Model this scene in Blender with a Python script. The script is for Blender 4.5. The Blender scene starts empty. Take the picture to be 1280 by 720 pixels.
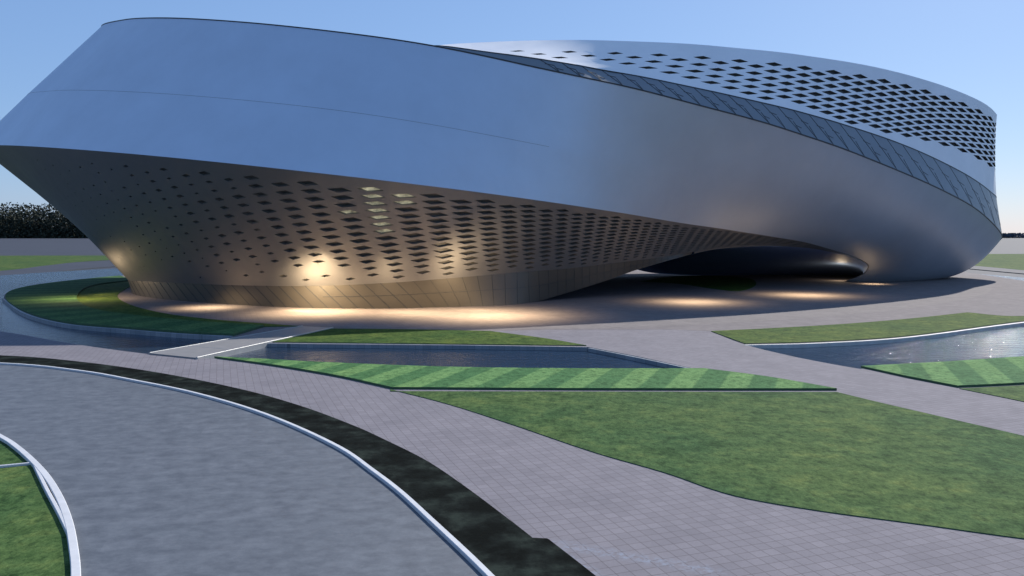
import bpy, bmesh, math, random
import numpy as np
from mathutils import Vector
from mathutils.geometry import delaunay_2d_cdt

random.seed(7)
RNG = np.random.default_rng(11)
scene = bpy.context.scene
COL = scene.collection
R = math.radians

# ------------------------------------------------------------------ camera
CAM_H = 9.0
F = 1000.0                      # focal length in pixels of a 1280 wide frame
PITCH = math.atan(68.0 / F)
cam_d = bpy.data.cameras.new("camera")
cam = bpy.data.objects.new("camera", cam_d)
COL.objects.link(cam)
cam.location = (0, 0, CAM_H)
cam.rotation_euler = (R(90) - PITCH, 0, 0)
cam_d.sensor_width = 36.0
cam_d.lens = 36.0 * F / 1280.0
cam_d.clip_end = 12000
scene.camera = cam


def ray(px, py):
    a, b = (px - 640) / F, -(py - 360) / F
    return np.array((a, math.cos(PITCH) + b * math.sin(PITCH), -math.sin(PITCH) + b * math.cos(PITCH)))


def at(px, py, d):
    """surveyed point: on the sight line of a pixel, d metres out"""
    v = ray(px, py)
    return np.array((0, 0, CAM_H)) + v * (d / v[1])


def gr(px, py, z=0.0):
    """surveyed point on the ground"""
    v = ray(px, py)
    t = (z - CAM_H) / v[2]
    return (v[0] * t, v[1] * t)


# ------------------------------------------------------------------ helpers
def tag(o, label=None, cat=None, group=None, kind=None):
    if label: o["label"] = label
    if cat: o["category"] = cat
    if group: o["group"] = group
    if kind: o["kind"] = kind
    return o


def mesh_obj(name, verts, faces, mats, parent=None, smooth=False, fmat=None, normals=None):
    me = bpy.data.meshes.new(name)
    me.from_pydata([tuple(map(float, v)) for v in verts], [], faces)
    if not isinstance(mats, (list, tuple)): mats = [mats]
    for m in mats: me.materials.append(m)
    if smooth or normals is not None:
        me.polygons.foreach_set("use_smooth", [True] * len(me.polygons))
    if fmat is not None:
        me.polygons.foreach_set("material_index", fmat)
    me.update()
    if normals is not None:
        me.normals_split_custom_set_from_vertices([tuple(map(float, n)) for n in normals])
    o = bpy.data.objects.new(name, me)
    COL.objects.link(o)
    if parent: o.parent = parent
    return o


def empty(name, loc=(0, 0, 0)):
    o = bpy.data.objects.new(name, None)
    o.location = loc
    COL.objects.link(o)
    return o


def smooth_line(pts, n=6):
    """Catmull-Rom through 2-D points"""
    P = [np.array(p, float) for p in pts]
    out = []
    for i in range(len(P) - 1):
        p0 = P[i - 1] if i else 2 * P[0] - P[1]
        p1, p2 = P[i], P[i + 1]
        p3 = P[i + 2] if i + 2 < len(P) else 2 * P[-1] - P[-2]
        for k in range(n):
            t = k / n
            out.append(.5 * ((2 * p1) + (p2 - p0) * t + (2 * p0 - 5 * p1 + 4 * p2 - p3) * t * t + (3 * p1 - p0 - 3 * p2 + p3) * t ** 3))
    out.append(P[-1])
    return [tuple(p) for p in out]


def px_line(pts, n=6, z=0.0):
    return smooth_line([gr(x, y, z) for x, y in pts], n)


def slab(name, outline, top, bottom, mat, side=None, parent=None):
    """flat slab with straight sides from a 2-D outline"""
    pts = []
    for p in outline:
        if not pts or (abs(p[0] - pts[-1][0]) + abs(p[1] - pts[-1][1])) > 1e-3: pts.append(p)
    if abs(pts[0][0] - pts[-1][0]) + abs(pts[0][1] - pts[-1][1]) < 1e-3: pts.pop()
    area = sum(pts[i][0] * pts[(i + 1) % len(pts)][1] - pts[(i + 1) % len(pts)][0] * pts[i][1] for i in range(len(pts)))
    if area < 0: pts.reverse()
    bm = bmesh.new()
    n = len(pts)
    co, _, tris, *_r = delaunay_2d_cdt([Vector(p) for p in pts], [], [list(range(n))], 1, 1e-5)
    vs2 = [bm.verts.new((p[0], p[1], top)) for p in co]
    for t in tris:
        f = bm.faces.new([vs2[k] for k in t])
        f.normal_update()
        if f.normal.z < 0: f.normal_flip()
        f.material_index = 0
    if bottom is not None:
        vb = [bm.verts.new((p[0], p[1], bottom)) for p in pts]
        vt = [bm.verts.new((p[0], p[1], top)) for p in pts]
        for i in range(n):
            q = bm.faces.new((vb[i], vb[(i + 1) % n], vt[(i + 1) % n], vt[i]))
            q.material_index = 1 if side else 0
    me = bpy.data.meshes.new(name)
    bm.to_mesh(me); bm.free()
    me.materials.append(mat)
    if side: me.materials.append(side)
    o = bpy.data.objects.new(name, me)
    COL.objects.link(o)
    if parent: o.parent = parent
    return o


def ribbon(name, line, w, z0, z1, mat, parent=None, chamfer=0.02):
    """a kerb or low wall: rectangular section swept along a 2-D line"""
    P = [np.array(p) for p in line]
    verts, faces = [], []
    for i, p in enumerate(P):
        t = P[min(i + 1, len(P) - 1)] - P[max(i - 1, 0)]
        t = t / (np.linalg.norm(t) + 1e-9)
        nrm = np.array((-t[1], t[0]))
        c = chamfer
        sec = [(-w / 2, z0), (-w / 2, z1 - c), (-w / 2 + c, z1), (w / 2 - c, z1), (w / 2, z1 - c), (w / 2, z0)]
        for s, z in sec:
            q = p + nrm * s
            verts.append((q[0], q[1], z))
    k = 6
    for i in range(len(P) - 1):
        for j in range(k - 1):
            a = i * k + j
            faces.append((a, a + 1, a + k + 1, a + k))
    faces.append(tuple(range(k)))
    faces.append(tuple(reversed(range((len(P) - 1) * k, len(P) * k))))
    return mesh_obj(name, verts, faces, mat, parent)


# ------------------------------------------------------------------ materials
def new_mat(name):
    m = bpy.data.materials.new(name)
    m.use_nodes = True
    nt = m.node_tree
    b = nt.nodes["Principled BSDF"]
    return m, nt, b


def N(nt, typ, **kw):
    n = nt.nodes.new(typ)
    for k, v in kw.items():
        if k.startswith("i_"):
            n.inputs[k[2:].replace("_", " ")].default_value = v
        else:
            setattr(n, k, v)
    return n


def coords(nt, rot=0.0, scale=(1, 1, 1)):
    tc = N(nt, "ShaderNodeTexCoord")
    mp = N(nt, "ShaderNodeMapping")
    mp.inputs["Rotation"].default_value = (0, 0, rot)
    mp.inputs["Scale"].default_value = scale
    nt.links.new(tc.outputs["Object"], mp.inputs["Vector"])
    return mp.outputs["Vector"]


def noise(nt, vec, scale, detail=5, rough=.6):
    n = N(nt, "ShaderNodeTexNoise")
    n.inputs["Scale"].default_value = scale
    n.inputs["Detail"].default_value = detail
    n.inputs["Roughness"].default_value = rough
    nt.links.new(vec, n.inputs["Vector"])
    return n.outputs["Fac"]


def ramp(nt, fac, stops):
    r = N(nt, "ShaderNodeValToRGB")
    e = r.color_ramp.elements
    while len(e) < len(stops): e.new(.5)
    for el, (p, c) in zip(e, stops):
        el.position = p
        el.color = (*c, 1) if len(c) == 3 else c
    nt.links.new(fac, r.inputs["Fac"])
    return r.outputs["Color"]


def mix(nt, fac, a, b, mode="MIX"):
    m = N(nt, "ShaderNodeMix", data_type="RGBA", blend_type=mode)
    for sock, v in ((m.inputs[0], fac), (m.inputs[6], a), (m.inputs[7], b)):
        if hasattr(v, "is_output") or hasattr(v, "links"):
            nt.links.new(v, sock)
        elif isinstance(v, (int, float)):
            sock.default_value = v
        else:
            sock.default_value = (*v, 1)
    return m.outputs[2]


def bump(nt, b, h, strength, dist=.05):
    n = N(nt, "ShaderNodeBump")
    n.inputs["Strength"].default_value = strength
    n.inputs["Distance"].default_value = dist
    nt.links.new(h, n.inputs["Height"])
    nt.links.new(n.outputs["Normal"], b.inputs["Normal"])


def plain(name, col, rough=.5, metal=0.0, var=.12, vscale=.8):
    m, nt, b = new_mat(name)
    v = coords(nt)
    f = noise(nt, v, vscale)
    c = ramp(nt, f, [(.25, tuple(x * (1 - var) for x in col)), (.75, tuple(min(1, x * (1 + var)) for x in col))])
    nt.links.new(c, b.inputs["Base Color"])
    b.inputs["Roughness"].default_value = rough
    b.inputs["Metallic"].default_value = metal
    return m


def grass_mat(name, dark, light, dry, stripes=False, patch=1.25):
    m, nt, b = new_mat(name)
    v = coords(nt)
    fine = noise(nt, coords(nt, .3, (1, .6, 1)), 16.0, 4, .7)
    clump = noise(nt, coords(nt, .2, (1, .7, 1)), 3.2, 7, .72)
    mid = noise(nt, coords(nt, -.3), .8, 6, .66)
    big = noise(nt, v, .11, 4, .6)
    c1 = ramp(nt, clump, [(.34, tuple(x * .7 for x in dark)), (.5, tuple(.5 * (x + y) for x, y in zip(dark, light))), (.66, light)])
    c2 = mix(nt, 1.0, c1, ramp(nt, fine, [(.3, (.62, .66, .62)), (.7, (1.34, 1.30, 1.30))]), "MULTIPLY")
    p = patch
    c2 = mix(nt, 1.0, c2, ramp(nt, mid, [(.34, (1 - .38 * p, 1 - .30 * p, 1 - .34 * p)), (.52, (1, 1, 1)), (.68, (1 + .42 * p, 1 + .20 * p, 1 + .12 * p))]), "MULTIPLY")
    c2 = mix(nt, 1.0, c2, ramp(nt, big, [(.36, (1 - .22 * p, 1 - .12 * p, 1 - .1 * p)), (.64, (1 + .2 * p, 1 + .08 * p, 1))]), "MULTIPLY")
    spots = ramp(nt, noise(nt, coords(nt, .1, (.7, 1.2, 1)), 1.3, 7, .75), [(.66, (0, 0, 0)), (.75, (.65, .65, .65))])
    c4 = mix(nt, spots, c2, dry)
    if stripes == "radial":
        tc = N(nt, "ShaderNodeTexCoord")
        mp = N(nt, "ShaderNodeMapping"); mp.inputs["Location"].default_value = (10, -140, 0)
        nt.links.new(tc.outputs["Object"], mp.inputs["Vector"])
        g = N(nt, "ShaderNodeTexGradient", gradient_type="RADIAL")
        nt.links.new(mp.outputs["Vector"], g.inputs["Vector"])
        mu = N(nt, "ShaderNodeMath", operation="MULTIPLY"); mu.inputs[1].default_value = 72 * 2
        pp = N(nt, "ShaderNodeMath", operation="PINGPONG"); pp.inputs[1].default_value = 1.0
        nt.links.new(g.outputs["Fac"], mu.inputs[0]); nt.links.new(mu.outputs[0], pp.inputs[0])
        band = ramp(nt, pp.outputs[0], [(.40, (.62, .72, .76)), (.60, (1.0, 1.0, 1.0))])
        c4 = mix(nt, 1.0, c4, band, "MULTIPLY")
    elif stripes:
        w = N(nt, "ShaderNodeTexWave", wave_type="BANDS", bands_direction="X", wave_profile="SIN")
        w.inputs["Scale"].default_value = 2 * math.pi / (20 * 2.95)
        w.inputs["Distortion"].default_value = .25
        w.inputs["Detail"].default_value = 3
        nt.links.new(coords(nt, R(21)), w.inputs["Vector"])
        band = ramp(nt, w.outputs["Fac"], [(.42, (.50, .64, .68)), (.58, (1.0, 1.0, 1.0))])
        c4 = mix(nt, 1.0, c4, band, "MULTIPLY")
    nt.links.new(c4, b.inputs["Base Color"])
    b.inputs["Roughness"].default_value = .85
    b.inputs["Specular IOR Level"].default_value = .05
    bump(nt, b, clump, .5, .08)
    return m


M = {}
M["grass"] = grass_mat("mown_grass", (.040, .084, .030), (.080, .140, .050), (.22, .26, .16))
M["grass_far"] = grass_mat("far_grass", (.05, .09, .03), (.08, .13, .04), (.1, .14, .06))
M["stripe"] = grass_mat("striped_grass", (.075, .17, .060), (.16, .29, .11), (.17, .27, .12), True, .35)
M["radial"] = grass_mat("radial_mown_grass", (.045, .105, .040), (.10, .19, .075), (.10, .17, .07), "radial", .4)
M["island"] = grass_mat("island_grass", (.040, .075, .018), (.085, .14, .035), (.09, .13, .05))


def paver_mat(name, c_lo, c_hi, joint, rot, bw, bh, rough=.9):
    m, nt, b = new_mat(name)
    v = coords(nt, rot)
    br = N(nt, "ShaderNodeTexBrick", offset=0.0, squash=1.0)
    br.inputs["Scale"].default_value = 1.0
    br.inputs["Brick Width"].default_value = bw
    br.inputs["Row Height"].default_value = bh
    br.inputs["Mortar Size"].default_value = .012
    br.inputs["Mortar Smooth"].default_value = .15
    br.inputs["Color1"].default_value = (*c_lo, 1)
    br.inputs["Color2"].default_value = (*c_hi, 1)
    br.inputs["Mortar"].default_value = (*joint, 1)
    nt.links.new(v, br.inputs["Vector"])
    n1 = noise(nt, v, .35, 5, .65)
    n2 = noise(nt, v, 14, 3, .7)
    c = mix(nt, 1.0, br.outputs["Color"], ramp(nt, n1, [(.25, (.84, .84, .85)), (.75, (1.08, 1.07, 1.06))]), "MULTIPLY")
    c = mix(nt, 1.0, c, ramp(nt, n2, [(.25, (.9, .9, .9)), (.75, (1.07, 1.07, 1.07))]), "MULTIPLY")
    nt.links.new(c, b.inputs["Base Color"])
    b.inputs["Roughness"].default_value = rough
    b.inputs["Specular IOR Level"].default_value = .2
    bump(nt, b, br.outputs["Fac"], -.25, .01)
    return m


def scuff(m, p0, p1, w):
    """a pale worn streak across the paving between two ground points"""
    nt = m.node_tree
    b = nt.nodes["Principled BSDF"]
    base = b.inputs["Base Color"].links[0].from_socket
    t = Vector((p1[0] - p0[0], p1[1] - p0[1], 0)); L = t.length; t.normalize()
    mp = N(nt, "ShaderNodeMapping", vector_type="TEXTURE")
    mp.inputs["Location"].default_value = (p0[0], p0[1], 0)
    mp.inputs["Rotation"].default_value = (0, 0, math.atan2(t.y, t.x))
    tc = N(nt, "ShaderNodeTexCoord")
    nt.links.new(tc.outputs["Object"], mp.inputs["Vector"])
    sx = N(nt, "ShaderNodeSeparateXYZ"); nt.links.new(mp.outputs["Vector"], sx.inputs[0])
    ab = N(nt, "ShaderNodeMath", operation="ABSOLUTE"); nt.links.new(sx.outputs[1], ab.inputs[0])
    def mr(sock, a, c):
        r = N(nt, "ShaderNodeMapRange"); r.inputs[1].default_value = a; r.inputs[2].default_value = c
        nt.links.new(sock, r.inputs[0]); return r.outputs[0]
    def mul(x, y):
        q = N(nt, "ShaderNodeMath", operation="MULTIPLY"); nt.links.new(x, q.inputs[0]); nt.links.new(y, q.inputs[1]); return q.outputs[0]
    mask = mul(mul(mr(ab.outputs[0], w, w * .2), mr(sx.outputs[0], -.5, .5)), mr(sx.outputs[0], L + .5, L - .5))
    nz = mr(noise(nt, tc.outputs["Object"], 5, 5, .75), .45, .62)
    nt.links.new(mix(nt, mul(mask, nz), base, (.215, .235, .285)), b.inputs["Base Color"])


M["paver"] = paver_mat("pale_pavers", (.180, .170, .190), (.208, .197, .219), (.108, .098, .106), R(-20), .42, .42)
scuff(M["paver"], gr(688, 678), gr(905, 716), .45)
scuff(M["paver"], gr(700, 690), gr(752, 722), .3)
M["plaza"] = paver_mat("plaza_pavers", (.160, .143, .146), (.192, .172, .174), (.124, .109, .111), R(-20), .60, .60, .9)


def road_mat():
    m, nt, b = new_mat("slate_road")
    v = coords(nt, R(-14))
    br = N(nt, "ShaderNodeTexBrick", offset=.5)
    br.inputs["Scale"].default_value = 1.0
    br.inputs["Brick Width"].default_value = 2.0
    br.inputs["Row Height"].default_value = .9
    br.inputs["Mortar Size"].default_value = .0
    br.inputs["Color1"].default_value = (.088, .101, .120, 1)
    br.inputs["Color2"].default_value = (.099, .112, .132, 1)
    nt.links.new(v, br.inputs["Vector"])
    n1 = noise(nt, coords(nt, R(-14), (.8, 1.1, 1)), 1.5, 6, .72)
    n2 = noise(nt, v, 22, 3, .7)
    c = mix(nt, 1.0, br.outputs["Color"], ramp(nt, n1, [(.36, (.70, .71, .74)), (.64, (1.22, 1.21, 1.19))]), "MULTIPLY")
    c = mix(nt, 1.0, c, ramp(nt, n2, [(.25, (.9, .9, .9)), (.75, (1.08, 1.08, 1.08))]), "MULTIPLY")
    nt.links.new(c, b.inputs["Base Color"])
    b.inputs["Roughness"].default_value = .62
    bump(nt, b, n2, .15, .01)
    return m


M["road"] = road_mat()
M["kerb"] = plain("kerb_stone", (.52, .53, .55), .6, 0, .10, 2.5)
M["ground"] = plain("pale_paving", (.055, .06, .075), .75, 0, .10, .05)
M["ground"].node_tree.nodes["Principled BSDF"].inputs["Specular IOR Level"].default_value = .1
M["wall"] = paver_mat("pond_stone", (.20, .23, .26), (.26, .29, .32), (.12, .14, .16), 0, .6, 5.0, .5)
M["palestone"] = plain("pale_pond_stone", (.50, .50, .48), .6, 0, .15, 1.5)
M["turf_side"] = plain("turf_side", (.045, .095, .045), .9, 0, .3, 3)
M["disc"] = paver_mat("pale_disc_pavers", (.175, .158, .156), (.204, .184, .181), (.14, .123, .12), R(-20), .60, .60, .9)
m, nt, b = new_mat("dark_bed")
nt.links.new(ramp(nt, noise(nt, coords(nt), .75, 5, .62), [(.40, (.004, .0055, .005)), (.52, (.009, .012, .011)), (.66, (.024, .032, .027))]), b.inputs["Base Color"])
b.inputs["Roughness"].default_value = .95
bump(nt, b, noise(nt, coords(nt), 6, 5, .7), .6, .05)
M["bed"] = m
M["bed"].node_tree.nodes["Principled BSDF"].inputs["Specular IOR Level"].default_value = .03


def water_mat():
    m, nt, b = new_mat("pond_water")
    v = coords(nt)
    b.inputs["Base Color"].default_value = (.018, .036, .066, 1)
    b.inputs["Roughness"].default_value = .06
    b.inputs["IOR"].default_value = 1.42
    n1 = noise(nt, coords(nt, .1, (1, 1.5, 1)), 1.0, 5, .6)
    bump(nt, b, n1, .75, .19)
    return m


M["water"] = water_mat()


def metal_mat(name, col, rough, metal, seam=0.0):
    m, nt, b = new_mat(name)
    v = coords(nt)
    c = ramp(nt, noise(nt, v, .12, 4, .6), [(.3, tuple(x * .95 for x in col)), (.7, tuple(min(1, x * 1.04) for x in col))])
    nt.links.new(c, b.inputs["Base Color"])
    r = ramp(nt, noise(nt, v, .5, 5, .7), [(.3, (rough * .9,) * 3), (.7, (rough * 1.1,) * 3)])
    nt.links.new(r, b.inputs["Roughness"])
    b.inputs["Metallic"].default_value = metal
    bump(nt, b, noise(nt, v, 60, 2, .5), .03, .01)
    return m


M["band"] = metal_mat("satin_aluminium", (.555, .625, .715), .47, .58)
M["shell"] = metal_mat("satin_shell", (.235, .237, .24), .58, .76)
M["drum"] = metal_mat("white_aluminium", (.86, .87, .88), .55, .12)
M["soffit"] = metal_mat("soffit_metal", (.22, .35, .66), .55, .3)  # bluish light inside the passage is put into this base colour
M["strip"] = metal_mat("grey_glass_panel", (.20, .23, .255), .45, .35)
M["baseglass"] = metal_mat("bronze_glass", (.085, .078, .066), .48, .3)
M["trim"] = plain("dark_trim", (.03, .035, .04), .5)
M["roof"] = plain("roof_membrane", (.35, .36, .38), .8)


def glass_mat(name, col, rough):
    m, nt, b = new_mat(name)
    v = coords(nt)
    c = ramp(nt, noise(nt, v, 1.3, 4, .6), [(.3, tuple(x * .6 for x in col)), (.7, tuple(x * 1.4 for x in col))])
    nt.links.new(c, b.inputs["Base Color"])
    b.inputs["Roughness"].default_value = rough
    return m


M["pane"] = glass_mat("dark_glass", (.060, .058, .052), .30)
M["pane_upper"] = glass_mat("grey_glass", (.085, .092, .095), .35)
M["reveal"] = plain("window_reveal", (.20, .20, .19), .5, .5)
m, nt, b = new_mat("lit_glass")
b.inputs["Base Color"].default_value = (.3, .3, .2, 1)
b.inputs["Emission Color"].default_value = (1.0, .92, .62, 1)
c = ramp(nt, noise(nt, coords(nt), 1.5, 5, .7), [(.35, (.02,) * 3), (.7, (.42,) * 3)])
nt.links.new(c, b.inputs["Emission Strength"])
M["lit"] = m
M["bridge"] = plain("bridge_stone", (.22, .215, .215), .5, 0, .1, 1.2)
M["bridgeside"] = plain("bridge_side", (.34, .345, .34), .4, 0, .12, 2)

# ------------------------------------------------------------------ ground
def disc(name, r, z, mat, c=(0, 150), n=96):
    return slab(name, [(c[0] + r * math.cos(2 * math.pi * i / n), c[1] + r * math.sin(2 * math.pi * i / n)) for i in range(n)], z, None, mat)


tag(disc("ground", 7000, -.60, M["ground"]), kind="structure")
wl = []
for i in range(96):
    a = 2 * math.pi * i / 96
    ca, sa = math.cos(a), math.sin(a)
    r = 112 + 22 * max(0, sa) - 6 * max(0, ca)
    wl.append((r * ca, 150 + r * sa))
tag(slab("pond_water", wl, -.30, None, M["water"]), kind="structure")

near_bank_l = px_line([(-520, 376), (-250, 391), (-100, 403), (0, 414), (100, 431), (205, 444.5), (285, 449)])
centre_south = px_line([(285, 449), (340, 452), (400, 455.5), (560, 461.5), (720, 463.5), (880, 463.5)])
centre_east = px_line([(880, 463.5), (800, 446), (735, 433.5)])
walk_w = px_line([(735, 433.5), (680, 424), (612, 414)])
neck = [gr(650, 400), gr(860, 400)]
walk_e = px_line([(888, 414), (931, 430.5), (985, 444), (1035, 454), (1075, 461)])
right_south = px_line([(1075, 461), (1180, 454.5), (1280, 448), (1500, 436), (1800, 424)])
o = slab("promenade", near_bank_l + centre_south + centre_east + walk_w + neck + walk_e + right_south + [(140, 60), (140, 1), (-140, 1), (-140, 80)],
         -.006, -.62, M["paver"], M["wall"])
tag(o, kind="structure")

isl_outer = px_line([(380, 409), (340, 415), (292, 421), (230, 418), (160, 412.5), (80, 405), (30, 391), (5, 374), (18, 362), (70, 353), (150, 345)])
plaza_out = isl_outer + [(-86, 190), (-50, 225), (10, 238), (70, 222)] + \
    px_line([(1150, 334.5), (1205, 340), (1280, 351), (1380, 366), (1500, 378)]) + \
    px_line([(1500, 384), (1400, 390), (1280, 402.5), (1137, 421), (1025, 428.5), (931, 430.5)]) + \
    [gr(888, 414), gr(840, 412), gr(680, 412), gr(612, 414)] + px_line([(612, 414), (680, 424), (735, 433.5)]) + [gr(330, 429.5), gr(372, 413.5)]
tag(slab("plaza", plaza_out, 0, -.62, M["plaza"], M["wall"]), kind="structure")

dl = px_line([(1165, 346.5), (1222, 352), (1240, 361.5), (1215, 372), (1150, 383.5), (1050, 394), (900, 404.5), (750, 410), (600, 412), (450, 411.2), (385, 408.5), (300, 400), (200, 388), (150, 370)]) + [(-40, 125), (0, 132), (60, 165)]
tag(slab("plaza_disc", dl, .004, None, M["disc"]), kind="structure")

# lawns
big_top = [gr(488, 489.5), gr(1046, 490.5)]
lawn = big_top + px_line([(1046, 490.5), (1110, 506), (1280, 545.5), (1500, 598)]) + [gr(1900, 640), gr(1900, 740)] + \
    px_line([(1900, 745), (1500, 700), (1280, 674), (1150, 656), (1030, 640), (940, 625), (890, 612), (830, 591), (740, 565), (640, 531), (560, 505.5), (488, 487)])
tag(slab("lawn", lawn, .03, -.02, M["grass"], M["turf_side"]), kind="structure")
striped = px_line([(268, 447.6), (340, 451), (400, 454.5), (560, 460.5), (720, 462.5), (880, 462.5)]) + px_line([(880, 462.5), (960, 473), (1046, 488)]) + \
    px_line([(1046, 488), (900, 488), (700, 487.6), (490, 486.4)]) + px_line([(490, 486.4), (420, 471), (340, 457.5), (268, 447.6)])
tag(slab("striped_lawn", striped, .13, -.02, M["stripe"], M["turf_side"]), kind="structure")
rs = px_line([(1076, 459.5), (1180, 454), (1280, 447.5), (1500, 435), (1750, 424)]) + px_line([(1750, 440), (1500, 468), (1280, 480.5), (1197, 484.5)]) + [gr(1197, 484.5), gr(1135, 472.5)]
tag(slab("striped_lawn", rs, .13, -.02, M["stripe"], M["turf_side"]), kind="structure")
rl = px_line([(1199, 486), (1280, 482), (1500, 470), (1750, 445)]) + px_line([(1750, 600), (1500, 550), (1280, 502.5), (1199, 486)])
tag(slab("lawn", rl, .03, -.02, M["grass"], M["turf_side"]), kind="structure")
ci = [gr(331, 428)] + px_line([(372, 412.5), (400, 411.5), (520, 412.5), (612, 414.5)]) + px_line([(612, 414.5), (680, 423.5), (733, 432.5)]) + [gr(733, 432.5)]
tag(slab("island_lawn", ci, .07, -.02, M["island"], M["turf_side"]), kind="structure")
ri = px_line([(889, 414.5), (980, 410), (1062, 405), (1140, 398.5), (1209, 391)]) + px_line([(1209, 391), (1280, 395.5), (1400, 386)]) + \
    px_line([(1400, 389), (1280, 401.5), (1137, 420), (1025, 427.5), (931, 430)]) + [gr(931, 430)]
tag(slab("island_lawn", ri, .06, -.02, M["island"], M["turf_side"]), kind="structure")
# left crescent lawn: striped outer ring, plain inner ring
ring_out = px_line([(292, 420.3), (230, 417), (160, 411.5), (80, 404), (31, 390.5), (7, 374), (20, 362.5), (72, 353.5), (150, 345.5)])
ring_mid = px_line([(165, 351), (115, 358), (96, 372), (112, 386), (160, 395), (240, 403), (330, 409)])
ring_in = px_line([(340, 405.5), (260, 399), (200, 391), (160, 380), (147, 369), (165, 357)])
tag(slab("striped_lawn", ring_out + ring_mid, .22, -.02, M["radial"], M["turf_side"]), kind="structure")
tag(slab("crescent_lawn", ring_in + [gr(165, 351.5)] + ring_mid[1:] + [gr(376, 408.2)], .05, -.02, M["island"], M["turf_side"]), kind="structure")
# lawn in the passage under the arch
pl = px_line([(800, 352), (840, 346), (890, 345), (935, 348), (945, 356), (925, 364), (890, 361), (850, 355), (800, 352)])
tag(slab("passage_lawn", pl, .05, -.02, M["island"], M["turf_side"]), kind="structure")

# road, planting bed, kerbs
kerb_line = px_line([(-420, 452), (-200, 451), (0, 455.5), (100, 465), (175, 478.5), (235, 491), (300, 509), (360, 531), (425, 562), (465, 590), (500, 617), (540, 654), (600, 711), (665, 780), (760, 900), (900, 1150)])
bed_line = px_line([(-420, 440), (-200, 438), (0, 444), (100, 452), (200, 466), (300, 486), (375, 507), (440, 531), (480, 549), (532, 575), (580, 607), (640, 652), (665, 671.5)]) + \
    [gr(665, 672), gr(684, 673)] + px_line([(686, 674), (745, 720), (830, 790), (960, 920), (1150, 1150)])
bed_poly = bed_line + kerb_line[::-1]
tag(slab("planting_bed", bed_poly, .002, None, M["bed"]), kind="structure")
tag(slab("road", kerb_line + [gr(-400, 1150), gr(-1500, 700), gr(-900, 460)], .004, None, M["road"]), kind="structure")
tag(ribbon("kerb", kerb_line, .20, -.02, .12, M["kerb"]), kind="structure")
k2 = px_line([(-300, 452), (-120, 497), (-60, 518), (0, 548.5), (22, 563), (43, 582), (60, 602), (75, 628), (86, 658), (92, 690), (95, 725), (92, 800), (60, 980)])
k3 = px_line([(43, 584), (58, 615), (74, 645), (88, 674)])
k4 = [gr(-300, 603), gr(-100, 592), gr(0, 585.5), gr(40, 581.5)]
corner_lawn = k2 + [gr(-500, 980), gr(-1500, 600)]
tag(slab("lawn", corner_lawn, .03, None, M["grass"]), kind="structure")
tag(ribbon("kerb", k2, .24, -.02, .16, M["kerb"]), kind="structure")
tag(ribbon("kerb", k3, .13, -.02, .15, M["kerb"]), kind="structure")
tag(ribbon("kerb", k4, .13, -.02, .12, M["kerb"]), kind="structure")

# far lawns and far paths beyond the water
fl = [gr(-700, 322, -.5), gr(60, 319.5, -.5), gr(300, 319.5, -.5)] + px_line([(300, 318), (128, 325.5), (60, 331.5), (0, 338.5), (-250, 356), (-700, 372)], 6, -.5)
tag(slab("far_lawn", fl, -.45, -.62, M["grass_far"]), kind="structure")
fp = px_line([(300, 318.3), (128, 326), (60, 332), (0, 339), (-250, 356.5), (-700, 372.5)], 6, -.5) + \
    px_line([(-700, 382), (-250, 364), (0, 346), (70, 340), (135, 334), (300, 323)], 6, -.5)
tag(slab("far_path", fp, -.40, -.62, M["ground"], M["trim"]), kind="structure")
fr = [gr(1130, 317.5, -.5), gr(1400, 317.5, -.5), gr(1700, 317.5, -.5)] + px_line([(1700, 372), (1400, 349), (1280, 338), (1220, 332.5), (1130, 325)], 6, -.5)
tag(slab("far_lawn", fr, -.45, -.62, M["grass_far"]), kind="structure")
fq = px_line([(1130, 325.3), (1220, 332.8), (1280, 338.3), (1400, 349.3), (1700, 372.3)], 6, -.5) + px_line([(1700, 380), (1400, 354), (1280, 342.5), (1215, 336.5), (1130, 328.5)], 6, -.5)
tag(slab("far_path", fq, -.40, -.62, M["ground"], M["trim"]), kind="structure")

# pond walls (stone edging of the banks)
def wall_thing(line, z1, w, mat, label):
    o = ribbon("pond_wall", line, w, -.62, z1, mat)
    tag(o, label, "retaining wall", None, "thing")


wall_thing(px_line([(331, 429.2), (450, 430), (600, 432), (734, 434)]), .02, .25, M["wall"],
           "blue-grey stone pond wall below the small lawn beside the footbridge")
wall_thing(px_line([(736, 434.5), (800, 447), (878, 463.5)]), -.02, .25, M["wall"],
           "slanting stone pond wall where the walkway borders the central pond")
wall_thing(px_line([(1450, 384), (1280, 403), (1137, 421.5), (1025, 429), (931, 431.5)]), .02, .28, M["palestone"],
           "pale block wall along the lawn edge above the right pond")
wall_thing(px_line([(290, 421.5), (230, 418.5), (160, 413), (80, 405.5), (29, 391.5), (4, 374)]), .10, .25, M["wall"],
           "curved stone wall edging the dark crescent lawn on the left pond")

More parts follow.
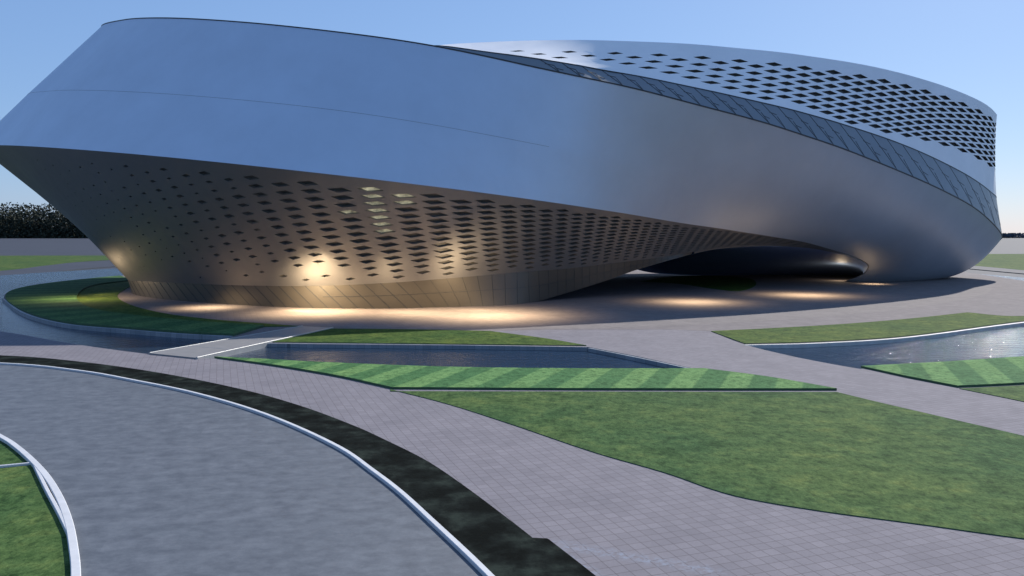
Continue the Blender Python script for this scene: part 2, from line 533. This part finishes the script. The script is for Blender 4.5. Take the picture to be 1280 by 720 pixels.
# footbridge
fb = empty("footbridge", (*gr(290, 428), 0))
tag(fb, "pale stone footbridge slab crossing the narrow pond towards the plaza", "footbridge")
bx, by = gr(290, 428)
def rel(pts): return [(p[0] - bx, p[1] - by) for p in pts]
A0, A1, B0, B1 = gr(187, 443), gr(378, 409), gr(246, 449), gr(416, 411)
slab("deck", rel([A0, A1, B1, B0]), .10, -.22, M["bridge"], None, fb)
for (p, q) in ((A0, A1), (B0, B1)):
    ribbon("side_panel", rel([tuple(np.array(p) * (1 - t) + np.array(q) * t) for t in (0, .25, .5, .75, 1)]), .16, -.55, .16, M["bridgeside"], fb)
for t in (.22, .5, .76):
    p = np.array(A0) * (1 - t) + np.array(A1) * t
    q = np.array(B0) * (1 - t) + np.array(B1) * t
    p, q = p + (q - p) * .04, q + (p - q) * .04
    ribbon("joint", rel([tuple(p), tuple(q)]), .10, .05, .106, M["wall"], fb, .001)

# ------------------------------------------------------------------ the building: ring curves
CX, CY = 5.0, 148.0
NS = 1440


class Curve:
    def __init__(self, front, back, sigma):
        """front: (px, py, depth) surveyed points; back: (angle, radius, z)"""
        pts = []
        for f in front:
            x, y, z = at(*f)
            pts.append((math.degrees(math.atan2(y - CY, x - CX)) % 360, math.hypot(x - CX, y - CY), z))
        for a, r, z in back: pts.append((a % 360, r, z))
        pts.sort()
        a = np.array([p[0] for p in pts]); V = np.array([p[1:] for p in pts])
        a = np.concatenate((a - 360, a, a + 360)); V = np.concatenate((V, V, V))
        g = np.arange(NS) * 360 / NS
        out = []
        for k in (0, 1):
            y = V[:, k]
            h = np.diff(a); d = np.diff(y) / np.maximum(h, 1e-6)
            m = np.zeros_like(y)
            for i in range(1, len(y) - 1):
                if d[i - 1] * d[i] > 0:
                    w1, w2 = 2 * h[i] + h[i - 1], h[i] + 2 * h[i - 1]
                    m[i] = (w1 + w2) / (w1 / d[i - 1] + w2 / d[i])
            i = np.clip(np.searchsorted(a, g, side="right") - 1, 0, len(a) - 2)
            t = (g - a[i]) / h[i]
            v = (2 * t**3 - 3 * t**2 + 1) * y[i] + (t**3 - 2 * t**2 + t) * h[i] * m[i] + (-2 * t**3 + 3 * t**2) * y[i + 1] + (t**3 - t**2) * h[i] * m[i + 1]
            if sigma > 0:
                s = sigma * NS / 360
                kx = np.arange(-int(4 * s), int(4 * s) + 1)
                ker = np.exp(-.5 * (kx / s) ** 2); ker /= ker.sum()
                vp = np.concatenate((v[-len(kx):], v, v[:len(kx)]))
                v = np.convolve(vp, ker, "same")[len(kx):-len(kx)]
            out.append(v)
        self.r, self.z = out

    def rz(self, ang):
        x = (ang % 360) * NS / 360
        i = int(x) % NS; j = (i + 1) % NS; t = x - int(x)
        return self.r[i] * (1 - t) + self.r[j] * t, self.z[i] * (1 - t) + self.z[j] * t

    def p(self, ang):
        r, z = self.rz(ang)
        a = math.radians(ang)
        return np.array((CX + r * math.cos(a), CY + r * math.sin(a), z))


C0 = Curve([(165, 366, 122), (190, 372.3, 112), (250, 378, 104.6), (310, 382, 100), (380, 385, 96.8), (470, 386, 95.7), (560, 384, 97.8), (640, 382, 100.8), (668, 377.5, 105), (700, 368.5, 108.2),
            (732, 359, 110.2), (760, 350, 112), (800, 336, 114.8), (860, 319, 119), (900, 311, 122.6), (960, 307.5, 128), (1010, 310, 133), (1043, 316, 135.4),
            (1070, 323, 140), (1085, 335, 145), (1080, 343, 147), (1052, 352, 150)],
           [(5, 66, -.1), (7.5, 78, -.1), (13, 82, -.1), (22, 70, -.1), (34, 44, 0), (42, 34, .6), (50, 29, 1.9), (58, 26, 1.7), (68, 23, 0), (85, 22, 0), (100, 25, 0), (120, 34, 0), (150, 52, 0), (175, 64, 0)], .7)
C1 = Curve([(160, 349.5, 122), (190, 352, 111.5), (250, 355, 104), (310, 357, 99.4), (380, 357.5, 96.2), (480, 354, 94.9), (560, 348, 97), (640, 341, 102.2), (706, 336, 107.6),
            (765, 329, 111.8), (812, 323.5, 115.2), (845, 319, 117.8), (860, 316, 118.8), (900, 309, 122.3), (960, 305.5, 127.7), (1010, 309, 132.6), (1043, 315.5, 135.2),
            (1070, 322.7, 140), (1085, 335, 145), (1080, 343, 147), (1052, 352, 150)],
           [(5, 66, -.1), (7.5, 78, -.1), (13, 82, -.1), (22, 70, -.1), (34, 45, 1.5), (42, 35, 2.2), (50, 30, 3), (58, 27, 3), (72, 24.5, 3), (85, 24, 3), (100, 27, 3), (120, 36, 3), (150, 53, 3), (175, 65, 3)], .7)
C2 = Curve([(-20, 184, 134), (0, 181.5, 116), (100, 187, 100), (200, 195.5, 92.5), (300, 205.5, 87.8), (400, 216.5, 86.8), (520, 230.5, 90), (600, 240.5, 94), (680, 251.5, 98.8), (760, 263.5, 105.5),
            (860, 280, 114), (912, 287.5, 119), (960, 295, 124.2), (1007, 303, 130), (1043, 313, 134.7), (1070, 321.5, 140), (1086, 335, 145), (1081, 343, 147), (1052, 352, 150)],
           [(5, 66, -.1), (7.5, 78, -.1), (13, 82, -.1), (22, 72, 0), (40, 50, 6), (60, 38, 8.5), (80, 36, 10), (100, 38, 12), (125, 50, 16), (150, 72, 20), (170, 92, 23.5)], .7)
C3 = Curve([(125, 35, 131), (150, 26, 123.5), (190, 22.5, 115), (300, 27.5, 106.5), (400, 37.5, 101.5), (540, 57, 99), (608, 70.5, 99.4), (671, 84.5, 100.6), (759, 103, 103.2), (860, 128, 106), (980, 161, 112.5),
            (1070, 192, 120), (1117, 211, 125), (1180, 239, 134), (1217, 259, 142), (1247, 287, 153), (1253, 302, 161)],
           [(20, 93, 6.5), (35, 76, 7), (55, 52, 11), (75, 42, 17), (95, 41, 23), (120, 47, 31), (150, 64, 38), (175, 72, 42)], 2.0)
CLE = -109.0     # where the upper drum emerges behind the band
C4 = Curve([(545, 56.5, 99.6), (600, 64, 99.9), (647, 70, 100.7), (706, 79, 102.7), (770, 90.5, 105.4), (841, 104, 107.5), (920, 121, 111), (1000, 140, 116), (1060, 157.5, 121.3), (1110, 174, 126.6),
            (1170, 199, 135.5), (1212, 221, 143.5), (1240, 242, 154), (1243, 250, 162)],
           [(-112, 47, 32.6), (-125, 51.5, 35), (-138, 56, 37.2), (-153, 64, 39.8), (-166, 72.5, 41.5), (20, 88, 14), (35, 72, 16), (55, 50, 20), (75, 40, 24), (95, 39, 27), (120, 45, 32), (150, 62, 37), (175, 70.5, 41.2)], 1.5)
C5 = Curve([(548, 55.8, 100.2), (600, 53, 102.2), (700, 50, 106.4), (800, 52, 110.6), (900, 58, 115.2), (1000, 68.5, 121.5), (1080, 81, 128), (1150, 98, 136.5), (1200, 115, 145), (1235, 132, 154), (1246, 144, 162), (1246, 147, 167)],
           [(-112, 44.5, 32.3), (-125, 49, 34.7), (-138, 54, 36.9), (-153, 62, 39.5), (-166, 70.5, 41.2), (22, 84, 31.5), (35, 68, 31.5), (55, 46, 31.5), (75, 37, 32), (95, 36, 33), (120, 42, 35), (150, 60, 38), (175, 68.5, 41)], 1.5)

B = empty("arts_centre", (CX, CY, 0))
tag(B, "sculptural silver metal building with a twisting band and diamond windows on the round plaza", "building")
OFF = np.array((CX, CY, 0.0))


def ss(a, b, x):
    t = min(1, max(0, (x - a) / (b - a)))
    return t * t * (3 - 2 * t)


def band_pt(ang, v):
    """v 0 at the lower edge, 1 at the upper edge"""
    p, q = C2.p(ang), C3.p(ang)
    a = math.radians(ang)
    er = np.array((math.cos(a), math.sin(a), 0))
    dr = C3.rz(ang)[0] - C2.rz(ang)[0]
    dz = q[2] - p[2]
    L = math.hypot(dr, dz) + 1e-6
    n = (er * dz - np.array((0, 0, 1)) * dr) / L
    a2 = ((ang + 180) % 360) - 180
    bul = .002 + .13 * ss(-60, 0, a2) * (1 - ss(40, 90, a2))
    crease = .16 * (1 - ss(-108, -40, a2)) if a2 > -178 else .16
    if a2 > 60: crease = 0.16 * ss(100, 160, a2)
    vm = .415
    tri = v / vm if v < vm else (1 - v) / (1 - vm)
    return p * (1 - v) + q * v + n * (bul * L * 4 * v * (1 - v) + crease * tri)


def grid_part(name, fn, angs, vs, mat, parent=B, smooth=True, closed=True, flip=False):
    verts = [fn(a, v) - OFF for a in angs for v in vs]
    k = len(vs); n = len(angs)
    faces = []
    for i in range(n if closed else n - 1):
        for j in range(k - 1):
            a, b = i * k + j, ((i + 1) % n) * k + j
            f = (a, b, b + 1, a + 1)
            faces.append(f[::-1] if flip else f)
    return mesh_obj(name, verts, faces, mat, parent, smooth)


angs = [i * .75 for i in range(480)]
vs = [i / 24 for i in range(11)] + [.415] + [i / 24 for i in range(11, 25)]
vs = sorted(set(vs))
band = grid_part("main_band", band_pt, angs, vs, M["band"])


def lerp_pt(Ca, Cb, out=0.0):
    def f(ang, v):
        p, q = Ca.p(ang), Cb.p(ang)
        w = p * (1 - v) + q * v
        if out:
            a = math.radians(ang)
            w = w + np.array((math.cos(a), math.sin(a), 0)) * out
        return w
    return f


def sweep_line(name, fn, angs, w, mat, parent=B, push=.0):
    """thin square trim following fn(angle)"""
    P = [fn(a) for a in angs]
    verts, faces = [], []
    for i, p in enumerate(P):
        a = math.radians(angs[i])
        er = np.array((math.cos(a), math.sin(a), 0)); ez = np.array((0, 0, 1.0))
        c = p + er * push - OFF
        for s, t in ((-1, -1), (1, -1), (1, 1), (-1, 1)):
            verts.append(c + er * s * w / 2 + ez * t * w / 2)
    for i in range(len(P) - 1):
        for j in range(4):
            a, b = i * 4 + j, i * 4 + (j + 1) % 4
            faces.append((a, b, b + 4, a + 4))
    return mesh_obj(name, verts, faces, mat, parent)


fa = np.arange(-182, 8.01, .5)
sweep_line("edge_trim", lambda a: C3.p(a), fa, .16, M["trim"], B)
sm = sweep_line("panel_seam", lambda a: band_pt(a, .415), np.arange(-172, -90, .5), .035, M["strip"], band, .0)
sweep_line("edge_trim", lambda a: C4.p(a), np.arange(-108, 8.01, .5), .14, M["trim"], B)

# ---- perforated walls
def surf_normal(fn, ang, v):
    e, f = .4, .01
    du = fn(ang + e, v) - fn(ang - e, v)
    dv = fn(ang, min(1, v + f)) - fn(ang, max(0, v - f))
    n = np.cross(du, dv)
    return n / (np.linalg.norm(n) + 1e-9)


WINDOWS = []


def perforated(name, fn, cols, rows_fn, hole_fn, mat, depth, split=3):
    """cols: list of column edge angles; rows_fn(ang)-> list of v row edges (per column parity);
       hole_fn(i, j, ang, v)-> (half width 0..1, half height 0..1, shear) or None"""
    verts, norms, faces = [], [], []
    wins = []

    def add(ang, v):
        v = min(1, max(0, v))
        verts.append(fn(ang, v) - OFF); norms.append(surf_normal(fn, ang, v))
        return len(verts) - 1
    for i in range(len(cols) - 1):
        a0, a1 = cols[i], cols[i + 1]
        am = .5 * (a0 + a1)
        nrow = len(rows_fn(am, i)) - 1
        for j in range(nrow):
            def V(a, t):
                rr = rows_fn(a, i)
                return rr[j] * (1 - t) + rr[j + 1] * t
            if V(am, 1) - V(am, 0) < 1e-4 and V(a1, 1) - V(a1, 0) < 1e-4 and V(a0, 1) - V(a0, 0) < 1e-4: continue
            h = hole_fn(i, j, am, V(am, .5), V(am, 1) - V(am, 0))
            P = lambda s, t: (a0 * (1 - s) + a1 * s, V(a0 * (1 - s) + a1 * s, t))
            c = [add(*P(s, t)) for s, t in ((0, 0), (.5, 0), (1, 0), (1, .5), (1, 1), (.5, 1), (0, 1), (0, .5))]
            if not h:
                m = add(*P(.5, .5))
                faces.extend([(c[0], c[1], m, c[7]), (c[1], c[2], c[3], m), (m, c[3], c[4], c[5]), (c[7], m, c[5], c[6])])
                continue
            hw, hh, sh, ti = h
            d = [(.5 - hw / 2, .5 + ti), (.5 + sh * hw / 2, .5 - hh / 2), (.5 + hw / 2, .5 - ti), (.5 - sh * hw / 2, .5 + hh / 2)]   # left, bottom, right, top
            k = [add(*P(s, t)) for s, t in d]
            faces.extend([(c[0], c[1], k[1], k[0], c[7]), (c[1], c[2], c[3], k[2], k[1]),
                          (c[3], c[4], c[5], k[3], k[2]), (c[5], c[6], c[7], k[0], k[3])])
            ring = [fn(*P(s, t)) for s, t in d]
            n = surf_normal(fn, am, V(am, .5))
            back = [r - n * depth for r in ring]
            wins.append((ring, back, am, V(am, .5)))
    o = mesh_obj(name, verts, faces, mat, B, normals=norms)
    WINDOWS.append((o, wins))
    return o


hashr = lambda i, j: random.Random(i * 131 + j * 17 + 5).random()

# lower wall: 14 rows of staggered diamonds
lower_fn = lerp_pt(C1, C2)
NROW = 14
lcols = list(np.arange(-178, -14.9, 2.6))


def lrows(a, i):
    off = .5 if i % 2 else 0
    top = .945
    e = [0.0] + [top * (k + .35 + off) / (NROW + .5) for k in range(NROW + 1 - (1 if off else 0))]
    return e + [1.0]


def lhole(i, j, a, v, dv):
    nr = len(lrows(a, i)) - 1
    if j == 0 or j >= nr - 1: return None
    g = ss(-172, -98, a)                     # small on the left, wide on the right
    s = .05 + .87 * g ** 1.7
    s *= .62 + .38 * ss(0.0, .35, v)
    s *= 1 + .15 * (v - .5) * (1 - g)
    r = hashr(i, j)
    if a < -120:
        s *= .48 + .70 * r
        if r < .22 * ss(-118, -165, a): return None
    if v < .18 and a < -112 and hashr(j, i) < .5: return None
    if a > -24: s *= .7
    s = min(.90, s)
    hh = min(.84, s * (.74 + .20 * g) + .02)
    return (s, hh, -.28, 0)


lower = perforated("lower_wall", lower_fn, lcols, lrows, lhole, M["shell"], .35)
rest = list(np.arange(lcols[-1], 182.01, 1.5))
rest[-1] = 182.0
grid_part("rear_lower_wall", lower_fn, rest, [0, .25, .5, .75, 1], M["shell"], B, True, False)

# upper drum
def drum_fn(ang, v):
    """wall from C4 up to C5; its columns lean with the window pattern"""
    dz = C5.rz(ang)[1] - C4.rz(ang)[1]
    lean = float(np.interp(ang, [-110, -66, -28, 0, 8, 16], [1.5, 1.4, .75, .4, .3, 0]))
    a = ang - lean * (1 - v) * max(0, dz)
    return C4.p(a) * (1 - v) + C5.p(a) * v


ucols = [-108.0]
while ucols[-1] < 16: ucols.append(ucols[-1] + float(np.interp(ucols[-1], [-110, -90, -66, -45, -28, -12, 5], [3.8, 4.2, 4.8, 3.8, 2.8, 2.0, 1.6])))
ROW, D0, KR = 1.24, 1.5, 8


def diagrid(name, fn, cols, mat, depth):
    """wall of a diagonal lattice; each lattice cell carries one diamond window"""
    verts, norms, faces, wins = [], [], [], []
    cache = {}

    def v_at(a, drop):
        dz = max(.05, C5.rz(a)[1] - C4.rz(a)[1])
        return min(1, max(0, 1 - drop / dz))

    def drop_of(i, k): return D0 + (i % 2) * ROW / 2 + k * ROW

    def add(ang, v):
        key = (round(ang, 4), round(v, 5))
        if key not in cache:
            verts.append(fn(ang, v) - OFF); norms.append(surf_normal(fn, ang, v))
            cache[key] = len(verts) - 1
        return cache[key]

    def face(*f):
        g = []
        for q in f:
            if q not in g: g.append(q)
        if len(g) >= 3: faces.append(tuple(g))
    n = len(cols)
    m = lambda i, k: (cols[i], v_at(cols[i], drop_of(i, k)))
    for i in range(n - 1):
        face(add(*m(i, 0)), add(*m(i + 1, 0)), add(cols[i + 1], 1), add(cols[i], 1))
        face(add(cols[i], 0), add(cols[i + 1], 0), add(*m(i + 1, KR)), add(*m(i, KR)))
    for i in range(n):
        a = cols[i]
        for k in range(KR):
            kk = k + (i % 2)
            t, bt = m(i, k), m(i, k + 1)
            if i == 0 or i == n - 1:
                side = m(i + 1, kk) if i == 0 else m(i - 1, kk)
                f = (add(*t), add(*bt), add(*side))
                face(*(f if i == 0 else f[::-1]))
                continue
            l, r = m(i - 1, kk), m(i + 1, kk)
            o4 = [l, bt, r, t]
            dz = C5.rz(a)[1] - C4.rz(a)[1]
            room = dz - drop_of(i, k + 1)
            sc = float(np.interp(a, [-104, -84, -66, -43, -28, -10, 10], [.20, .34, .42, .53, .63, .68, .68]))
            whole = min(l[1], bt[1], r[1]) > .004 and room > .25
            if not whole or a > 14:
                face(*[add(*q) for q in o4])
                continue
            cx, cv = a, .25 * sum(q[1] for q in o4)
            h4 = [(cx + (q[0] - cx) * sc, cv + (q[1] - cv) * min(.8, sc * 1.06)) for q in o4]
            O = [add(*q) for q in o4]; H = [add(*q) for q in h4]
            for j in range(4):
                face(O[j], O[(j + 1) % 4], H[(j + 1) % 4], H[j])
            ring = [fn(*q) for q in h4]
            nn = surf_normal(fn, cx, cv)
            wins.append((ring, [p - nn * depth for p in ring], cx, cv))
    o = mesh_obj(name, verts, faces, mat, B, normals=norms)
    WINDOWS.append((o, wins))
    return o


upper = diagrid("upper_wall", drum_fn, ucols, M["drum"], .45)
rest = list(np.arange(ucols[-1], 252.01, 2.0)); rest[-1] = 252.0
grid_part("rear_upper_wall", lerp_pt(C4, C5), rest, [0, .5, 1], M["drum"], B, True, False)

# windows: the hundred or so largest as sub-parts, the rest as one mesh per wall
def proj(p):
    d = p - np.array((0, 0, CAM_H))
    y = d[1] * math.cos(PITCH) - d[2] * math.sin(PITCH)
    z = d[1] * math.sin(PITCH) + d[2] * math.cos(PITCH)
    return 640 + F * d[0] / y, 360 - F * z / y


def win_area(w):
    q = [proj(p) for p in w[0]]
    return sum(q[i][0] * q[(i + 1) % 4][1] - q[(i + 1) % 4][0] * q[i][1] for i in range(4)) / 2


def win_geo(ws):
    verts, faces, fm = [], [], []
    for ring, back, *_ in ws:
        o = len(verts)
        verts += [p - OFF for p in ring] + [p - OFF for p in back]
        for k in range(4):
            faces.append((o + k, o + (k + 1) % 4, o + 4 + (k + 1) % 4, o + 4 + k)); fm.append(0)
        faces.append((o + 4, o + 5, o + 6, o + 7)); fm.append(1)
    return verts, faces, fm


LIT = [(510, 234), (475, 236), (487, 246), (508, 244), (453, 240), (454, 249), (486, 257), (457, 260), (463, 270), (467, 279)]
for wallo, wins in WINDOWS:
    wins = sorted(wins, key=lambda w: -abs(win_area(w)))
    lit = []
    if wallo is lower:
        for lx, ly in LIT:
            best = min((w for w in wins if all(w is not q for q in lit)), key=lambda w: sum((np.mean([proj(p) for p in w[0]], axis=0) - (lx, ly)) ** 2))
            lit.append(best)
    litids = {id(w) for w in lit}
    big = [w for w in wins if id(w) not in litids][:45]
    small = [w for w in wins if id(w) not in litids][45:]
    for w in lit + big:
        v, f, fm = win_geo([w])
        islit = id(w) in litids
        o = mesh_obj("window", v, f, [M["reveal"], M["lit"] if islit else (M["pane"] if wallo is lower else M["pane_upper"])], wallo, fmat=fm)
        if islit: o["label"] = "softly lit diamond window"
    v, f, fm = win_geo(small)
    o = mesh_obj("small_windows", v, f, [M["reveal"], M["pane"] if wallo is lower else M["pane_upper"]], wallo, fmat=fm)
    o["kind"] = "stuff"

# ---- glazed strip between band and drum, with slanted joints
st_a = list(np.arange(-108, 24.01, .6))
strip = grid_part("glazing_strip", lerp_pt(C3, C4), st_a, [0, .5, 1], M["strip"], B, True, False)
grid_part("parapet", lerp_pt(C3, C4), list(np.arange(24, 252.01, 2.0)), [0, .5, 1], M["strip"], B, True, False)


def bars(name, fn, items, w, mat, parent, out=.03, n=5):
    verts, faces = [], []
    for (a0, v0), (a1, v1) in items:
        o = len(verts)
        for k in range(n):
            t = k / (n - 1)
            a, v = a0 + (a1 - a0) * t, v0 + (v1 - v0) * t
            p = fn(a, v)
            nn = surf_normal(fn, a, min(.98, max(.02, v)))
            d = fn(a1, v1) - fn(a0, v0); d /= np.linalg.norm(d) + 1e-9
            s = np.cross(nn, d); s /= np.linalg.norm(s) + 1e-9
            for q in (p - s * w / 2 - nn * .02, p - s * w / 2 + nn * out, p + s * w / 2 + nn * out, p + s * w / 2 - nn * .02):
                verts.append(q - OFF)
        for k in range(n - 1):
            for j in range(3):
                a = o + k * 4 + j
                faces.append((a, a + 1, a + 5, a + 4))
    return mesh_obj(name, verts, faces, mat, parent)


items = []
rr = random.Random(3)
a = -92.0
while a < 20:
    sl = 3.2
    items.append(((a + sl, .0), (a, 1.0)))
    items.append(((a + sl * .5 + 1.6, .0), (a + 1.6 + sl * .25, .5)))
    a0 = a + .9
    items.append(((a0, .62), (a0 + 1.5, .58)))
    if rr.random() < .6: items.append(((a0 + 1.8, .34), (a0 + 2.9, .30)))
    a += 3.5
bars("joints", lerp_pt(C3, C4), items, .09, M["trim"], strip)

# ---- base glazing
base_fn = lerp_pt(C0, C1)
bg = grid_part("base_glazing", base_fn, list(np.arange(-184, -52, .8)), [0, .5, 1], M["baseglass"], B, True, False)
for a in np.arange(-176, -56, 1.75):
    sl = 2.2 * (1 - ss(-112, -95, a)) + .2
    bars("mullion", base_fn, [((a + sl, .0), (a, 1.0))], .08 if a < -108 else .04, M["trim"], bg)
bars("transom", base_fn, [((-118, .52), (-60, .52))], .04, M["trim"], bg, n=60)
grid_part("rear_base_wall", base_fn, list(np.arange(-52.0, 176.01, 1.5)), [0, 1], M["shell"], B, True, False)

# ---- vault over the passage
def vault_pt(s, t):
    af = -97 + s * (104)          # front edge angle
    ab = 104 - s * (104 - 12)     # rear edge angle
    p, q = C0.p(af), C0.p(ab)
    w = p * (1 - t) + q * t
    w[2] += 1.3 * math.sin(math.pi * t) * math.sin(math.pi * s) ** .5 * (1 - .75 * t)
    return w


vsn = [i / 120 for i in range(121)]
verts = [vault_pt(s, t) - OFF for s in vsn for t in np.linspace(0, 1, 25)]
faces = []
for i in range(120):
    for j in range(24):
        a = i * 25 + j
        faces.append((a, a + 1, a + 26, a + 25))
mesh_obj("passage_vault", verts, faces, M["soffit"], B, True)
# roof
verts = [C5.p(a) - OFF - np.array((0, 0, .25)) for a in np.arange(0, 360, 2)] + [np.array((0, 0, 31.0))]
mesh_obj("roof", verts, [(i, (i + 1) % 180, 180) for i in range(180)], M["roof"], B)

# ------------------------------------------------------------------ far wooded ridge
def ridge(x0, x1, y, h, n, size, mat, name, soft):
    """far wood: a mass of leaf clumps, thinning out towards the top"""
    x = RNG.uniform(x0, x1, n)
    hh = h * (.95 + .05 * np.sin(x * .013) + .03 * np.sin(x * .041 + 1))
    u = RNG.uniform(0, 1, n)
    z = -2 + hh * (1.15 * (1 - np.sqrt(u)) if soft else u)
    c = np.stack((x, y + RNG.uniform(-60, 60, n), z), 1)
    d1 = RNG.normal(size=(n, 3)); d1 /= np.linalg.norm(d1, axis=1)[:, None]
    d2 = np.cross(d1, RNG.normal(size=(n, 3))); d2 /= np.linalg.norm(d2, axis=1)[:, None]
    sz = (size * RNG.uniform(.6, 1.3, n))[:, None]
    v = np.stack((c - d1 * sz - d2 * sz * .6, c + d1 * sz - d2 * sz * .5, c + d1 * sz * .8 + d2 * sz * .6, c - d1 * sz * .7 + d2 * sz * .7), 1)
    me = bpy.data.meshes.new(name)
    me.vertices.add(n * 4); me.loops.add(n * 4); me.polygons.add(n)
    me.vertices.foreach_set("co", v.ravel())
    me.loops.foreach_set("vertex_index", np.arange(n * 4, dtype=np.int32))
    me.polygons.foreach_set("loop_start", np.arange(0, n * 4, 4, dtype=np.int32))
    me.materials.append(mat)
    me.update(calc_edges=True)
    o = bpy.data.objects.new(name, me)
    COL.objects.link(o)
    return o


M["wood"] = plain("far_foliage", (.028, .036, .022), .9, 0, .3, .02)
M["wood2"] = plain("far_hazed_foliage", (.035, .050, .075), .9, 0, .2, .01)  # blue of distance haze put into the leaf colour
tag(ridge(-2600, -500, 1700, 72, 170000, 2.1, M["wood"], "treeline", True), "dark far-off wood along the horizon left of the building", "woodland", None, "stuff")
tag(ridge(-500, 3000, 1750, 11, 40000, 2.2, M["wood2"], "treeline", False), "low dark line of far trees tinted blue for haze right of the building", "woodland", None, "stuff")

# ------------------------------------------------------------------ light
SUN = Vector((.46, .65, .60)).normalized()
el = math.asin(SUN.z); az = math.atan2(SUN.x, SUN.y)
w = bpy.data.worlds.new("World")
scene.world = w
w.use_nodes = True
nt = w.node_tree
sky = nt.nodes.new("ShaderNodeTexSky")
sky.sky_type = "NISHITA"
sky.sun_disc = False
sky.sun_elevation = el
sky.sun_rotation = az
sky.air_density = 1.0
sky.dust_density = .4
sky.ozone_density = 3.5
bg_ = nt.nodes["Background"]
tint = nt.nodes.new("ShaderNodeMix")          # a little more blue in the air than the clear-sky model has
tint.data_type = "RGBA"
tint.inputs[0].default_value = .55
tint.inputs[7].default_value = (1.75, 3.2, 6.4, 1)
nt.links.new(sky.outputs["Color"], tint.inputs[6])
nt.links.new(tint.outputs[2], bg_.inputs["Color"])
bg_.inputs["Strength"].default_value = .107
sd = bpy.data.lights.new("sun", "SUN")
sd.energy = 5.0
sd.angle = R(.5)
sd.color = (1, .95, .88)
so = bpy.data.objects.new("sun", sd)
COL.objects.link(so)
so.rotation_euler = (-SUN).to_track_quat("-Z", "Y").to_euler()

def lamp(px, py, z, power, r=.8):
    x, y = gr(px, py)
    l = bpy.data.lights.new("plaza_lamp", "POINT")
    l.energy = power
    l.color = (1.0, .72, .42)
    l.shadow_soft_size = r
    o = bpy.data.objects.new("plaza_lamp", l)
    o.location = (x, y, z)
    COL.objects.link(o)


def uplight(px, py, z, power, r=1.0):
    """shielded spot set in front of the wall, aimed at it"""
    x, y = gr(px, py)
    l = bpy.data.lights.new("wall_uplight", "SPOT")
    l.energy = power
    l.color = (1.0, .72, .42)
    l.spot_size = R(165); l.spot_blend = .6
    l.shadow_soft_size = r
    o = bpy.data.objects.new("wall_uplight", l)
    o.location = (x, y, z)
    d = Vector((CX - x, CY - y, 0)).normalized() + Vector((0, 0, -.12))
    o.rotation_euler = d.to_track_quat("-Z", "Y").to_euler()
    COL.objects.link(o)


def downlight(px, py, z, power, cone=135, r=.5):
    x, y = gr(px, py)
    l = bpy.data.lights.new("soffit_light", "SPOT")
    l.energy = power
    l.color = (1.0, .72, .42)
    l.spot_size = R(cone); l.spot_blend = 1.0
    l.shadow_soft_size = r
    o = bpy.data.objects.new("soffit_light", l)
    o.location = (x, y, z)
    COL.objects.link(o)


uplight(366, 389.5, 1.9, 2600, 1.5)          # against the base glazing
uplight(480, 390.5, 2.4, 600, 1.2)
uplight(588, 389.6, 3.4, 2600, 1.5)
downlight(400, 390, 7, 17000)
downlight(515, 391, 6, 7000)
downlight(262, 384.5, 4.2, 4500)
downlight(612, 394.5, 8, 19000)
downlight(868, 377.5, 5.5, 6500, 150)
downlight(1008, 369, 5.5, 6500, 150)
downlight(1092, 355, 2.2, 1200)
lamp(1050, 350.8, 1.6, 220)
uplight(112, 369, 2.6, 600, 1.2)
downlight(100, 375, 6.5, 5000, 150)

vs_ = scene.view_settings
vs_.view_transform = "Standard"
vs_.look = "None"
vs_.exposure = 0.2
vs_.gamma = 1.0
scene.cycles.use_denoising = True
scene.cycles.max_bounces = 8
